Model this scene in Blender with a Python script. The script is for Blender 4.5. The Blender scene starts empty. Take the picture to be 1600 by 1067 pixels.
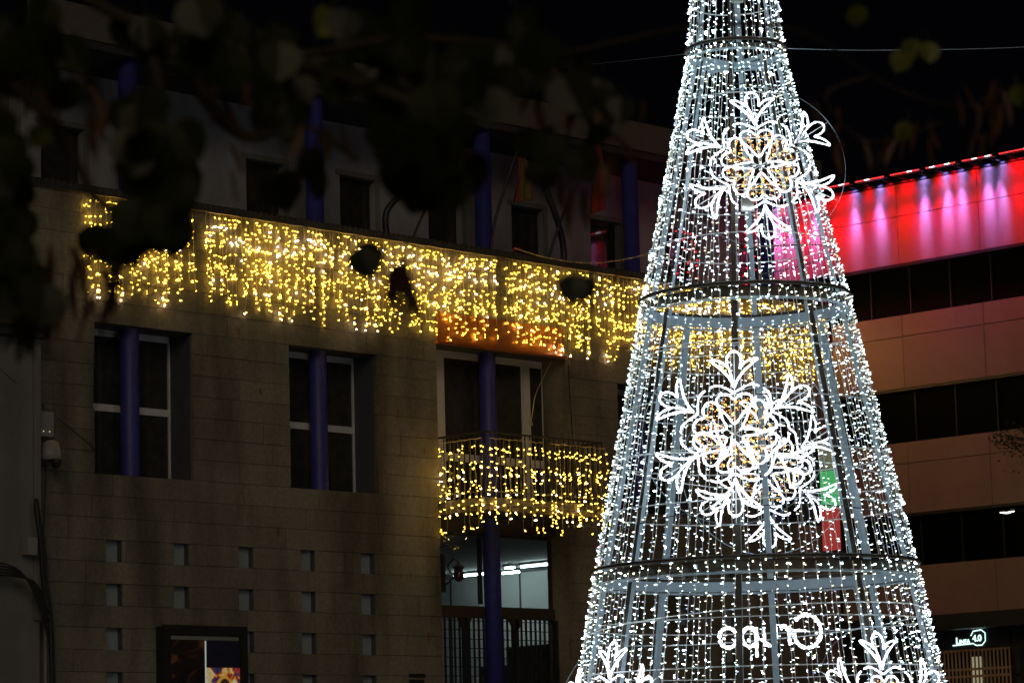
import bpy, bmesh, math, random
from mathutils import Vector, Matrix
random.seed(11)
S = bpy.context.scene
COL = S.collection
R = math.radians

# ------------------------------------------------------------------ camera
EYE = 1.6
PITCH, YAW, ROLL = R(8.5), R(43.8), .026
FH = Vector((math.cos(YAW), math.sin(YAW), 0)); R0 = Vector((math.sin(YAW), -math.cos(YAW), 0)); ZZ = Vector((0, 0, 1))
FW = FH*math.cos(PITCH) + ZZ*math.sin(PITCH); UP0 = -FH*math.sin(PITCH) + ZZ*math.cos(PITCH)
UP = UP0*math.cos(ROLL) + R0*math.sin(ROLL); RT = R0*math.cos(ROLL) - UP0*math.sin(ROLL)
camd = bpy.data.cameras.new('camera'); cam = bpy.data.objects.new('camera', camd); COL.objects.link(cam)
M3 = Matrix((RT, UP, -FW)).transposed()
cam.matrix_world = Matrix.Translation((0, 0, EYE)) @ M3.to_4x4()
camd.sensor_width = 36; camd.lens = 4700/1600*36
camd.clip_start = .1; camd.clip_end = 600
camd.dof.use_dof = True; camd.dof.focus_distance = 35; camd.dof.aperture_fstop = 4.8
S.camera = cam

# ------------------------------------------------------------------ night sky, dim town light
W = bpy.data.worlds.new('World'); S.world = W; W.use_nodes = True
nt = W.node_tree; bg = nt.nodes['Background']
bg.inputs['Color'].default_value = (.55, .6, 1, 1); bg.inputs['Strength'].default_value = .0011
sd = bpy.data.lights.new('sun', 'SUN'); so = bpy.data.objects.new('sun', sd); COL.objects.link(so)
sd.energy = .30; sd.color = (1, .80, .56); sd.angle = R(25)
so.rotation_euler = Vector((.62, .70, -.42)).to_track_quat('-Z', 'Y').to_euler()
S.view_settings.view_transform = 'Standard'; S.view_settings.look = 'None'
S.view_settings.exposure = 0; S.view_settings.gamma = 1
try: S.view_settings.use_curve_mapping = False
except Exception: pass
S.render.engine = 'CYCLES'
S.cycles.use_denoising = True
S.cycles.max_bounces = 6; S.cycles.diffuse_bounces = 2; S.cycles.glossy_bounces = 3
S.cycles.transmission_bounces = 6; S.cycles.transparent_max_bounces = 12
S.cycles.sample_clamp_indirect = 4

# ------------------------------------------------------------------ materials
MATS = {}
def mat(name, col, rough=.7, metal=0, var=0, scale=8, bump=0, spec=.5, objvar=0, stain=0, bscale=60):
    m = bpy.data.materials.new(name); m.use_nodes = True; MATS[name] = m
    n = m.node_tree.nodes; l = m.node_tree.links; b = n['Principled BSDF']
    b.inputs['Base Color'].default_value = (*col, 1); b.inputs['Roughness'].default_value = rough
    b.inputs['Metallic'].default_value = metal; b.inputs['Specular IOR Level'].default_value = spec
    if var or objvar or stain or bump:
        geo = n.new('ShaderNodeNewGeometry')
    cur = None
    if var or objvar or stain:
        no = n.new('ShaderNodeTexNoise'); no.inputs['Scale'].default_value = scale; no.inputs['Detail'].default_value = 8
        no.inputs['Roughness'].default_value = .7
        l.new(geo.outputs['Position'], no.inputs['Vector'])
        mr = n.new('ShaderNodeMapRange'); l.new(no.outputs['Fac'], mr.inputs['Value'])
        mr.inputs['From Min'].default_value = .25; mr.inputs['From Max'].default_value = .75
        mr.inputs['To Min'].default_value = 1-var; mr.inputs['To Max'].default_value = 1+var
        fac = mr.outputs['Result']
        if objvar:
            oi = n.new('ShaderNodeObjectInfo'); m2 = n.new('ShaderNodeMapRange'); l.new(oi.outputs['Random'], m2.inputs['Value'])
            m2.inputs['To Min'].default_value = 1-objvar; m2.inputs['To Max'].default_value = 1+objvar
            mu = n.new('ShaderNodeMath'); mu.operation = 'MULTIPLY'; l.new(fac, mu.inputs[0]); l.new(m2.outputs['Result'], mu.inputs[1]); fac = mu.outputs[0]
        if stain:
            mp = n.new('ShaderNodeMapping'); mp.inputs['Scale'].default_value = (1.3, 1.3, .35); l.new(geo.outputs['Position'], mp.inputs['Vector'])
            n3 = n.new('ShaderNodeTexNoise'); n3.inputs['Scale'].default_value = 1.1; n3.inputs['Detail'].default_value = 6; l.new(mp.outputs['Vector'], n3.inputs['Vector'])
            m3 = n.new('ShaderNodeMapRange'); l.new(n3.outputs['Fac'], m3.inputs['Value'])
            m3.inputs['From Min'].default_value = .35; m3.inputs['From Max'].default_value = .6
            m3.inputs['To Min'].default_value = 1-stain; m3.inputs['To Max'].default_value = 1
            mu = n.new('ShaderNodeMath'); mu.operation = 'MULTIPLY'; l.new(fac, mu.inputs[0]); l.new(m3.outputs['Result'], mu.inputs[1]); fac = mu.outputs[0]
        vm = n.new('ShaderNodeVectorMath'); vm.operation = 'SCALE'; vm.inputs[0].default_value = col
        l.new(fac, vm.inputs['Scale']); l.new(vm.outputs['Vector'], b.inputs['Base Color'])
    if bump:
        nb = n.new('ShaderNodeTexNoise'); nb.inputs['Scale'].default_value = bscale; nb.inputs['Detail'].default_value = 4
        l.new(geo.outputs['Position'], nb.inputs['Vector'])
        bu = n.new('ShaderNodeBump'); bu.inputs['Strength'].default_value = bump; bu.inputs['Distance'].default_value = .01
        l.new(nb.outputs['Fac'], bu.inputs['Height']); l.new(bu.outputs['Normal'], b.inputs['Normal'])
    return m
def emis(name, col, st):
    m = bpy.data.materials.new(name); m.use_nodes = True; MATS[name] = m
    b = m.node_tree.nodes['Principled BSDF']
    b.inputs['Base Color'].default_value = (.2, .2, .2, 1)
    b.inputs['Emission Color'].default_value = (*col, 1); b.inputs['Emission Strength'].default_value = st
    return m
def glass(name, tint=(.9, .95, .95), rough=.02):
    m = bpy.data.materials.new(name); m.use_nodes = True; MATS[name] = m
    n = m.node_tree.nodes; l = m.node_tree.links
    for x in list(n): n.remove(x)
    o = n.new('ShaderNodeOutputMaterial'); mx = n.new('ShaderNodeMixShader'); t = n.new('ShaderNodeBsdfTransparent'); g = n.new('ShaderNodeBsdfGlossy')
    f = n.new('ShaderNodeFresnel'); f.inputs['IOR'].default_value = 1.5
    t.inputs['Color'].default_value = (*tint, 1); g.inputs['Roughness'].default_value = rough
    ge = n.new('ShaderNodeNewGeometry'); sb_ = n.new('ShaderNodeMath'); sb_.operation = 'SUBTRACT'; sb_.inputs[0].default_value = 1; l.new(ge.outputs['Backfacing'], sb_.inputs[1])
    mm = n.new('ShaderNodeMath'); mm.operation = 'MULTIPLY'; l.new(f.outputs[0], mm.inputs[0]); l.new(sb_.outputs[0], mm.inputs[1])
    l.new(mm.outputs[0], mx.inputs[0]); l.new(t.outputs[0], mx.inputs[1]); l.new(g.outputs[0], mx.inputs[2]); l.new(mx.outputs[0], o.inputs[0])
    return m

stone = mat('stone', (.225, .196, .145), .8, var=.34, scale=16, bump=.8, objvar=.08, stain=.6, spec=.3)
core = mat('mortar_core', (.10, .085, .065), .9, var=.2)
render = mat('painted_render', (.29, .29, .31), .85, var=.12, scale=3, bump=.2, stain=.25)
render2 = mat('neighbour_render', (.18, .175, .16), .85, var=.12, scale=3, bump=.2, stain=.3)
white = mat('white_frame_paint', (.58, .56, .55), .5, var=.12)
blue = mat('blue_column_paint', (.040, .043, .26), .5, var=.3, scale=6, stain=.3, bump=.2)
darkrev = mat('reveal_grey', (.065, .067, .082), .7, var=.2)  # dark lining grey; the shade of the reveals is put into this colour
cab = mat('grey_cabinet', (.10, .11, .11), .6, var=.3)
wpane = mat('dark_window_glass', (.034, .031, .027), .04, spec=.6, var=.5, scale=5)
blind = mat('blind_grey', (.05, .05, .055), .6, var=.1)
slotp = mat('frosted_slot_glass', (.27, .31, .33), .25, var=.1)
copper = mat('copper_panel', (.42, .14, .03), .45, var=.25, scale=5, metal=.3)
iron = mat('black_iron', (.02, .02, .022), .45)
steel = mat('galvanised_steel', (.44, .57, .68), .38, metal=.25, var=.12, scale=20)
brown = mat('brown_paint_unlit_face', (.045, .032, .022), .55, var=.25, scale=12)  # brown parts, and the painted-in shade of the tree frame's outer faces
wire = mat('silver_wire', (.72, .76, .76), .4, metal=.3)
wirewarm = mat('clear_wire', (.50, .42, .24), .4)
cable = mat('black_cable', (.015, .015, .015), .5)
eave = mat('dark_eave', (.03, .03, .032), .8)
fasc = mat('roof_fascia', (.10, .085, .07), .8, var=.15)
panelB = mat('tan_panel', (.205, .15, .11), .55, var=.07, scale=5, objvar=.04, stain=.12)
glassB = mat('black_strip_glass', (.002, .002, .003), .5, spec=.04)
mull = mat('dark_mullion', (.02, .02, .022), .4)
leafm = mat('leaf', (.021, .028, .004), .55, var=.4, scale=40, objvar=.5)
leafy = mat('leaf_yellowing', (.13, .15, .02), .55, var=.3, scale=40, objvar=.3)
podm = mat('seed_pod', (.10, .045, .018), .6, var=.3, objvar=.5)
bark = mat('bark', (.045, .035, .025), .85, var=.3, bump=.4)
ground = mat('ground_paving', (.16, .15, .14), .8, var=.2, scale=2)
tile = mat('clay_tile', (.14, .08, .05), .8, var=.3)
greybox = mat('grey_plastic', (.24, .24, .23), .5)
cream = mat('cream_box', (.62, .70, .68), .5)
plast = mat('room_plaster', (.62, .66, .66), .8)
ceilm = mat('room_ceiling', (.34, .36, .38), .8)
G1 = glass('clear_glass')

cool = emis('led_cool_white', (.70, .96, 1.0), 8)
coolb = emis('led_bright_white', (.80, .88, 1.0), 22)
coold = emis('led_soft_white', (1.0, 1.0, .74), 4)
dimb = emis('led_faint_blue', (.62, .72, 1.0), 2.2)
warm = emis('led_warm', (1.0, .60, .065), 27)
warmb = emis('led_warm_bright', (1.0, .72, .42), 34)
warmd = emis('led_warm_dim', (1.0, .57, .05), 13)
amber = emis('led_amber', (1.0, .38, .05), 1.8)
redl = emis('led_red', (1.0, .01, .02), 3)
redb = emis('led_bar_red', (1.0, .03, .03), 4)
whib = emis('led_bar_white', (.9, .9, 1.0), 7)
rope = emis('rope_light', (.84, .90, 1.0), 3.6)
tube = emis('fluorescent_tube', (.85, 1.0, .95), 30)
signw = emis('sign_letters', (.65, 1.0, .9), 1.8)

# ------------------------------------------------------------------ mesh helpers
class MB:
    def __init__(s): s.v = []; s.f = []; s.m = []
    def add(s, vs, fs, mi=0):
        k = len(s.v); s.v += [tuple(v) for v in vs]; s.f += [tuple(i+k for i in f) for f in fs]; s.m += [mi]*len(fs)
    def box(s, a, b, mi=0):
        x0, y0, z0 = a; x1, y1, z1 = b
        vs = [(x0,y0,z0),(x1,y0,z0),(x1,y1,z0),(x0,y1,z0),(x0,y0,z1),(x1,y0,z1),(x1,y1,z1),(x0,y1,z1)]
        s.add(vs, [(0,3,2,1),(4,5,6,7),(0,1,5,4),(1,2,6,5),(2,3,7,6),(3,0,4,7)], mi)
    def tube(s, pts, r, n=6, mi=0, closed=False, cap=True):
        P = [Vector(p) for p in pts]; N = len(P); k = len(s.v); prev = None
        for i, p in enumerate(P):
            if closed: t = P[(i+1) % N] - P[i-1]
            else: t = P[min(i+1, N-1)] - P[max(i-1, 0)]
            if t.length < 1e-9: t = Vector((0, 0, 1))
            t.normalize()
            if prev is None:
                a = Vector((0, 0, 1)) if abs(t.z) < .9 else Vector((1, 0, 0)); e = t.cross(a).normalized()
            else:
                e = (prev - t*prev.dot(t)); e = e.normalized() if e.length > 1e-6 else t.orthogonal().normalized()
            prev = e; g = t.cross(e); rr = r[i] if isinstance(r, (list, tuple)) else r
            for j in range(n):
                q = 2*math.pi*j/n; s.v.append(tuple(p + (e*math.cos(q) + g*math.sin(q))*rr))
        for i in range(N if closed else N-1):
            a = k+i*n; b = k+((i+1) % N)*n
            for j in range(n): s.f.append((a+j, a+(j+1) % n, b+(j+1) % n, b+j)); s.m.append(mi)
        if cap and not closed:
            s.f.append(tuple(k+j for j in range(n))[::-1]); s.f.append(tuple(k+(N-1)*n+j for j in range(n))); s.m += [mi, mi]
    def bulb(s, p, d, L, r, mi):   # a rice lamp: narrow neck at the wire, fat rounded tip
        p = Vector(p); d = Vector(d).normalized(); e = d.orthogonal().normalized(); g = d.cross(e)
        k = len(s.v); s.v.append(tuple(p))
        for t, q in ((.45, .75), (.8, 1.0)):
            for j in range(4):
                a = math.pi/2*j; s.v.append(tuple(p + d*L*t + (e*math.cos(a)+g*math.sin(a))*r*q))
        s.v.append(tuple(p + d*L))
        for j in range(4):
            j2 = (j+1) % 4
            s.f += [(k, k+1+j2, k+1+j), (k+1+j, k+1+j2, k+5+j2, k+5+j), (k+5+j, k+5+j2, k+9)]; s.m += [mi]*3
    def mesh(s, name, mats):
        me = bpy.data.meshes.new(name); me.from_pydata(s.v, [], s.f)
        for m in mats: me.materials.append(m)
        me.polygons.foreach_set('material_index', s.m); me.update(); return me
    def build(s, name, mats, parent=None, loc=None, smooth=False):
        if not isinstance(mats, (list, tuple)): mats = [mats]
        me = s.mesh(name, mats)
        if smooth: me.polygons.foreach_set('use_smooth', [True]*len(me.polygons))
        return link(name, me, parent, loc)
def link(name, me, parent=None, loc=None):
    o = bpy.data.objects.new(name, me); COL.objects.link(o)
    if parent is not None: o.parent = parent
    if loc is not None: o.location = loc
    return o
def tag(o, label=None, cat=None, group=None, kind=None):
    if label: o['label'] = label
    if cat: o['category'] = cat
    if group: o['group'] = group
    if kind: o['kind'] = kind
    return o
def thing(name, label, cat, loc=(0, 0, 0), group=None):
    o = link(name, None); o.location = loc; o.empty_display_size = .2
    return tag(o, label, cat, group)
def wl(parent):   # world offset of an unrotated chain of parents
    p = Vector((0, 0, 0))
    while parent is not None: p += parent.location; parent = parent.parent
    return p
BOXES = {}
def bx(name, x0, x1, y0, y1, z0, z1, m, parent=None, bevel=0):
    dx, dy, dz = (x1-x0)/2, (y1-y0)/2, (z1-z0)/2
    key = (round(dx, 4), round(dy, 4), round(dz, 4), m.name, bevel)
    me = BOXES.get(key)
    if me is None:
        b = MB(); b.box((-dx, -dy, -dz), (dx, dy, dz)); me = b.mesh(name, [m])
        if bevel:
            bm = bmesh.new(); bm.from_mesh(me); bmesh.ops.bevel(bm, geom=bm.edges[:], offset=bevel, segments=1, affect='EDGES'); bm.to_mesh(me); bm.free()
        BOXES[key] = me
    return link(name, me, parent, Vector(((x0+x1)/2, (y0+y1)/2, (z0+z1)/2)) - wl(parent))
def part(mb, name, m, parent, smooth=False):    # mb holds world coordinates
    off = wl(parent); c = Vector((0, 0, 0))
    for v in mb.v: c += Vector(v)
    c /= max(1, len(mb.v))
    mb.v = [tuple(Vector(v)-c) for v in mb.v]
    return mb.build(name, m, parent, c-off, smooth)
def catmull(P, n=6, closed=False):
    P = [Vector(p) for p in P]; N = len(P); out = []
    for i in range(N if closed else N-1):
        if closed: a, b, c, d = P[i-1], P[i], P[(i+1) % N], P[(i+2) % N]
        else: a, b, c, d = P[max(i-1, 0)], P[i], P[i+1], P[min(i+2, N-1)]
        for k in range(n):
            t = k/n; out.append(.5*((2*b)+(c-a)*t+(2*a-5*b+4*c-d)*t*t+(3*b-a-3*c+d)*t**3))
    if not closed: out.append(P[-1])
    return out
def ray(px, py): return FW + RT*((px-800)/4700) - UP*((py-533.5)/4700)
def PD(px, py, D): return Vector((0, 0, EYE)) + ray(px, py)*D

# ------------------------------------------------------------------ ground
g = MB(); g.box((-250, -250, -.3), (300, 300, 0)); tag(g.build('ground', ground), kind='structure')

# ================================================================== town hall facade (plane y = 32.5)
YA = 32.5
hall = thing('town_hall_building', 'stone clad building with blue columns and warm light curtains along its parapet', 'building', (33, 34, 0))
def rect_minus(rects, hole):
    out = []
    hx0, hx1, hz0, hz1 = hole
    for x0, x1, z0, z1 in rects:
        if hx1 <= x0 or hx0 >= x1 or hz1 <= z0+1e-4 or hz0 >= z1-1e-4: out.append((x0, x1, z0, z1)); continue
        if hz0 > z0+1e-3: out.append((x0, x1, z0, hz0))
        if hz1 < z1-1e-3: out.append((x0, x1, hz1, z1))
        zz0, zz1 = max(z0, hz0), min(z1, hz1)
        if hx0 > x0+1e-3: out.append((x0, hx0, zz0, zz1))
        if hx1 < x1-1e-3: out.append((hx1, x1, zz0, zz1))
    return out
XL, XR = 24.42, 42.03
wins = [(25.58, 27.34), (29.17, 30.93), (36.35, 38.11), (39.93, 41.69)]
holes = [(a, b, 6.05, 8.15) for a, b in wins] + [(32.2, 35.1, 0, 8.45)]
slots = [(25.765+1.193*i, 26.04+1.193*i, 4.85-.6*j, 5.15-.6*j) for i in range(5) for j in range(4)]
slots += [(36.5+1.193*i, 36.775+1.193*i, 4.85-.6*j, 5.15-.6*j) for i in range(4) for j in range(4)]
holes += slots
random.seed(5)
k = 0; z = 9.95; nsl = 0
zc = [.05+.3*i for i in range(9, 33)] + [9.93]
zc = [a for a in zc if a <= 9.7] + [9.93]
for z0, z1 in zip(zc[:-1], zc[1:]):
    x = XL - random.uniform(0, 1.1); row = []
    while x < XR:
        w = random.choice((1.19, 1.3, 1.45)); row.append((max(x, XL), min(x+w, XR), z0, z1)); x += w
    row = [r for r in row if r[1]-r[0] > .05]
    for h in holes: row = rect_minus(row, h)
    for a, b, c, d in row:
        if b-a < .03: continue
        pr = random.choice((0, .002, .004, .006))
        bx('stone_slab', a+.003, b-.003, YA-pr, YA+.06, c+.003, d-.003, stone, hall); nsl += 1
print('slabs', nsl)
# wall core behind the slabs
cm = MB(); rects = [(XL, XR, 0, 9.9)]
for h in holes: rects = rect_minus(rects, h)
for a, b, c, d in rects: cm.box((a, YA+.061, c), (b, YA+.3, d))
part(cm, 'wall_core', core, hall)
# slots: frosted panes with dark right cheeks
for a, b, c, d in slots:
    bx('slot_pane', a, b, YA+.10, YA+.12, c, d, slotp, hall)
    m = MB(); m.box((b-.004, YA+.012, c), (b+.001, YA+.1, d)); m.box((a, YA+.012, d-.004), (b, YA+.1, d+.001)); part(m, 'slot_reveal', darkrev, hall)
rust = mat('rust_run', (.15, .085, .04), .85, var=.4, scale=30)
rr_ = random.Random(9)
for xx, zz in ((28.6, 7.45), (31.35, 7.35), (31.9, 6.8), (24.9, 5.35), (28.9, 5.45), (31.55, 4.9), (30.55, 4.82), (27.0, 3.9), (29.9, 4.2), (31.9, 4.0), (36.0, 7.0), (28.2, 8.3)):
    m = MB(); w = rr_.uniform(.02, .04); h = rr_.uniform(.06, .2)
    m.add([(xx-w, YA-.008, zz), (xx+w*.7, YA-.008, zz+.01), (xx+w, YA-.008, zz-h*.4), (xx+w*.2, YA-.008, zz-h), (xx-w*.4, YA-.008, zz-h*.8), (xx-w*.9, YA-.008, zz-h*.5)], [(0, 5, 4, 3, 2, 1)])
    part(m, 'rust_run', rust, hall)
# windows with a recessed white frame
def window(x0, x1, z0, z1, yF=33.0, low=None):
    f = MB()
    xe0, xe1 = x0, x1+.06
    for a, b in ((xe0, xe0+.08), (xe1-.09, xe1)): f.box((a, yF, z0), (b, yF+.07, z1))
    f.box((xe0, yF, z1-.09), (xe1, yF+.07, z1)); f.box((xe0, yF, z0), (xe1, yF+.07, z0+.05))
    zm = z0+1.0
    f.box((xe0+.08, yF+.003, zm-.05), (xe1-.09, yF+.068, zm+.05))
    xm = (x0+x1)/2+.13
    f.box((xm-.09, yF+.006, z0+.05), (xm+.09, yF+.062, z1-.09))
    fo = part(f, 'window_frame', white, hall)
    for a, b in ((xe0+.08, xm-.09), (xm+.09, xe1-.09)):
        for c, d in ((z0+.05, zm-.05), (zm+.05, z1-.09)):
            bx('pane', a, b, yF+.03, yF+.036, c, d, wpane, fo)
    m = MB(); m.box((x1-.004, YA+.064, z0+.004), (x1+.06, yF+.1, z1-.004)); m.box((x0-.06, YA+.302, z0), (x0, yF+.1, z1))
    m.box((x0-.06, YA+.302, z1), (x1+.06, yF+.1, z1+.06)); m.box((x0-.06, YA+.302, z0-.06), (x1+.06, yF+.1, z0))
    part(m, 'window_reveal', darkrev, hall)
    bx('room_backing', x0-.1, x1+.1, yF+.3, yF+.35, z0-.1, z1+.1, eave, hall)
for a, b in wins: window(a, b, 6.05, 8.15)
# blue columns run through the window recesses up to the eave
for cx in (26.42, 29.99, 33.6, 37.13, 40.7):
    m = MB(); m.tube([(cx, 32.78, 0), (cx, 32.78, 12.0)], .135, 24); c = part(m, 'column', blue, hall, True)
# balcony door (frame plane y = 33.0)
f = MB(); y0 = 33.0
for a, b, c, d in ((32.2, 32.86, 5.9, 8.45), (35.1, 35.17, 5.9, 8.45), (34.62, 34.80, 5.9, 8.36), (32.86, 35.1, 8.34, 8.45), (32.86, 34.62, 6.72, 6.84), (34.8, 35.1, 6.72, 6.84), (33.76, 33.9, 5.9, 8.34)):
    f.box((a, y0, c), (b, y0+.07, d))
df = part(f, 'balcony_door_frame', white, hall)
for a, b in ((32.86, 33.76), (33.9, 34.62), (34.8, 35.1)):
    for c, d in ((5.95, 6.72), (6.84, 8.34)): bx('pane', a, b, y0+.03, y0+.036, c, d, wpane, df)
bx('room_backing', 32.0, 35.5, 33.4, 33.45, 5.9, 8.5, eave, hall)
m = MB(); m.box((35.096, YA+.064, 0), (35.2, 33.0, 8.449)); part(m, 'recess_cheek', stone, hall)
m = MB(); m.box((32.1, YA+.3, 0), (32.2, 33.1, 8.45)); part(m, 'recess_cheek', stone, hall)
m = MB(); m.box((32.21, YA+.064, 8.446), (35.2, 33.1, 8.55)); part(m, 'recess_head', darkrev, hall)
m = MB(); m.box((32.2, 32.478, 8.47), (35.07, 32.493, 8.93)); m.box((32.17, 32.42, 8.43), (35.1, 32.5, 8.468)); part(m, 'copper_lintel_panel', copper, hall)
m = MB(); m.box((32.2, 32.8, 5.6), (35.1, 33.1, 5.88)); part(m, 'recess_beam', brown, hall)
# coping and a row of rounded coping tiles
m = MB(); m.box((24.42, 32.44, 9.93), (42.03, 32.78, 9.99)); part(m, 'parapet_coping', eave, hall)
m = MB()
x = 24.5
while x < 42: m.tube([(x, 32.43, 9.995), (x, 32.7, 10.03)], .05, 6); x += .105
o = part(m, 'coping_tiles', eave, hall); o['kind'] = 'stuff'
m = MB(); m.box((24.42, 32.801, 8.9), (42.03, 33.82, 9.0)); part(m, 'terrace_slab', core, hall)
# upper storey
up_w = [(25.68+1.93*i, 26.44+1.93*i) for i in range(9)]
up_w = [w for w in up_w if w[1] < 42.1]
rects = [(25.33, 42.03, 9.0, 12.05)]
for a, b in up_w: rects = rect_minus(rects, (a, b, 9.0, 11.2))
m = MB()
for a, b, c, d in rects: m.box((a, 33.82, c), (b, 34.1, d))
part(m, 'upper_wall', render, hall)
bx('upper_backing', 25.33, 42.03, 34.3, 34.4, 9, 12.0, eave, hall)
for a, b in up_w:
    f = MB()
    for q in ((a, a+.05, 9, 11.2), (b-.05, b, 9, 11.2), (a+.05, b-.05, 11.14, 11.2)): f.box((q[0], 33.95, q[2]), (q[1], 34.0, q[3]))
    fo = part(f, 'upper_window_frame', mull, hall)
    bx('pane', a+.05, b-.05, 33.97, 33.976, 9, 11.14, wpane, fo)
    m = MB(); m.box((a-.1, 33.80, 11.2), (b+.1, 33.818, 11.28)); m.box((b, 33.80, 9), (b+.09, 33.818, 11.199)); part(m, 'window_surround', render2, hall)
m = MB(); m.box((24.6, 32.55, 12.02), (42.03, 34.6, 12.14)); part(m, 'roof_soffit', eave, hall)
m = MB(); m.box((24.6, 32.52, 12.141), (42.03, 32.7, 12.62)); part(m, 'roof_fascia', fasc, hall)
m = MB(); m.box((24.42, 33.101, 0), (24.6, 40, 9.9)); m.box((25.2, 34.1, 9), (25.33, 40, 12.0)); part(m, 'side_wall', core, hall)
# ground floor room behind the transom
room = []
for nm, a, b, mm in (('room_ceiling', (31.4, 33.1, 5.57), (40.1, 42, 5.64), ceilm), ('room_side_wall', (39.9, 33.3, 0), (40, 42, 5.57), plast), ('room_rear_wall', (31.4, 42, 0), (40, 42.1, 5.64), plast), ('room_side_wall', (31.4, 33.3, 0), (31.5, 42, 5.57), plast)):
    m = MB(); m.box(a, b); part(m, nm, mm, hall)
m = MB(); m.box((39.885, 38.2, 0), (39.899, 38.23, 5.57)); m.box((39.885, 40, 0), (39.899, 40.03, 5.57)); part(m, 'wall_panel_joint', darkrev, hall)
for xx, ya, yb in ((38.25, 35.3, 36.62), (38.25, 36.75, 37.0), (39.1, 37.45, 37.9), (38.85, 38.0, 38.9)):
    m = MB(); m.box((xx-.05, ya, 5.53), (xx+.05, yb, 5.568), 0); m.tube([(xx, ya+.02, 5.505), (xx, yb-.02, 5.505)], .017, 8, 1)
    part(m, 'ceiling_tube_light', [greybox, tube], hall)
m = MB(); m.box((37.2, 34.6, 0), (38.4, 36.0, 4.05)); m.box((37.3, 36.05, 0), (38.2, 36.75, 3.75)); part(m, 'room_cabinet', cab, hall)
# transom glazing, bar, gate
m = MB()
for a, b, c, d in ((32.2, 32.26, 4.46, 5.6), (35.06, 35.1, 4.46, 5.6), (33.45, 33.5, 4.5, 5.55), (32.26, 35.06, 5.55, 5.6)): m.box((a, 32.9, c), (b, 32.96, d))
tf = part(m, 'transom_frame', brown, hall)
for a, b in ((32.26, 33.45), (33.5, 35.06)): bx('pane', a, b, 32.925, 32.931, 4.46, 5.55, G1, tf)
m = MB(); m.box((32.2, 32.86, 4.28), (35.1, 33.0, 4.459)); part(m, 'transom_bar', brown, hall)
gate = thing('entrance_gate', 'tall dark metal bar gate closing the lit ground floor entrance below the balcony', 'gate', (33.6, 32.84, 0))
nb = 27
for i in range(nb):
    xx = 32.27 + (35.03-32.27)*i/(nb-1); bx('bar', xx-.013, xx+.013, 32.825, 32.85, .1, 4.27, iron, gate)
for i in range(30):
    zz = .25+.142*i
    if zz < 4.25: bx('rail', 32.24, 35.06, 32.852, 32.858, zz, zz+.012, iron, gate)
for xx in (32.21, 33.02, 34.15, 35.07): bx('gate_post', xx-.04, xx+.04, 32.80, 32.87, 0, 4.27, iron, gate)
for xx in (33.02, 34.15):
    m = MB(); m.add([(xx-.13, 32.8, 4.27), (xx+.13, 32.8, 4.27), (xx+.05, 32.8, 4.12), (xx-.05, 32.8, 4.12), (xx-.13, 32.87, 4.27), (xx+.13, 32.87, 4.27), (xx+.05, 32.87, 4.12), (xx-.05, 32.87, 4.12)],
        [(0, 3, 2, 1), (4, 5, 6, 7), (0, 1, 5, 4), (1, 2, 6, 5), (2, 3, 7, 6), (3, 0, 4, 7)]); part(m, 'gate_bracket', brown, gate)
# balcony
bal = thing('balcony', 'narrow balcony with dark metal railing under a draped curtain of warm lights', 'balcony', (33.5, 32.0, 5.9))
m = MB(); m.box((32.15, 31.47, 5.88), (34.85, 32.49, 5.98)); part(m, 'floor_slab', stone, bal)
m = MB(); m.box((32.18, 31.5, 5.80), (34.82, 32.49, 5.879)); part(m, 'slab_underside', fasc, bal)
m = MB(); m.tube([(32.2, 32.49, 6.97), (32.2, 31.5, 6.97), (34.82, 31.5, 6.97), (34.82, 32.49, 6.97)], .018, 6); part(m, 'top_rail', iron, bal)
m = MB(); m.tube([(32.2, 32.49, 6.08), (32.2, 31.5, 6.08), (34.82, 31.5, 6.08), (34.82, 32.49, 6.08)], .012, 6); part(m, 'bottom_rail', iron, bal)
for i in range(25):
    xx = 32.2+2.62*i/24; bx('baluster', xx-.008, xx+.008, 31.492, 31.508, 5.98, 6.96, iron, bal)
for i in range(1, 9):
    yy = 31.5+.99*i/9
    for xx in (32.2, 34.82): bx('baluster', xx-.008, xx+.008, yy-.008, yy+.008, 5.98, 6.96, iron, bal)
m = MB(); m.tube([(35.0, 32.4, 6.3), (35.0, 32.35, 6.3)], .09, 16); l_ = part(m, 'round_wall_lamp', mat('opal_cover', (.6, .5, .35), .4), None); tag(l_, 'small round opal cover on the stone beside the balcony railing', 'wall lamp')

# ------------------------------------------------------------------ warm light curtains
def strand_mesh(L, step, seed, curl=True, both=True):
    rnd = random.Random(seed); m = MB(); n = max(3, int(L/step)); pts = []
    ox = oy = 0
    for i in range(n+1):
        ox += rnd.uniform(-.012, .012); oy = oy*.8+rnd.uniform(-.012, .012)
        zz = -L*i/n
        if curl and i > n-3: ox += rnd.uniform(-.02, .02)
        pts.append(Vector((ox, oy, zz)))
    m.tube(pts, .0028, 3, 0, cap=False)
    for i in range(1, n+1):
        for _ in range(rnd.choice((0, 1, 1, 1, 1, 2, 2, 3))):
            a = rnd.uniform(0, 2*math.pi); d = Vector((math.cos(a), math.sin(a)*.9, rnd.uniform(-.6, .35)))
            q = rnd.random(); mi = 1 if q < .62 else (2 if q < .73 else 3)
            p = pts[i] + Vector((rnd.uniform(-.022, .022), rnd.uniform(-.01, .02), rnd.uniform(-.045, .045)))
            m.bulb(p, d, rnd.uniform(.022, .052), rnd.uniform(.0048, .0075) if mi != 2 else .0095, mi)
    return m.mesh('light_strand', [wirewarm, warm, warmb, warmd])
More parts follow.
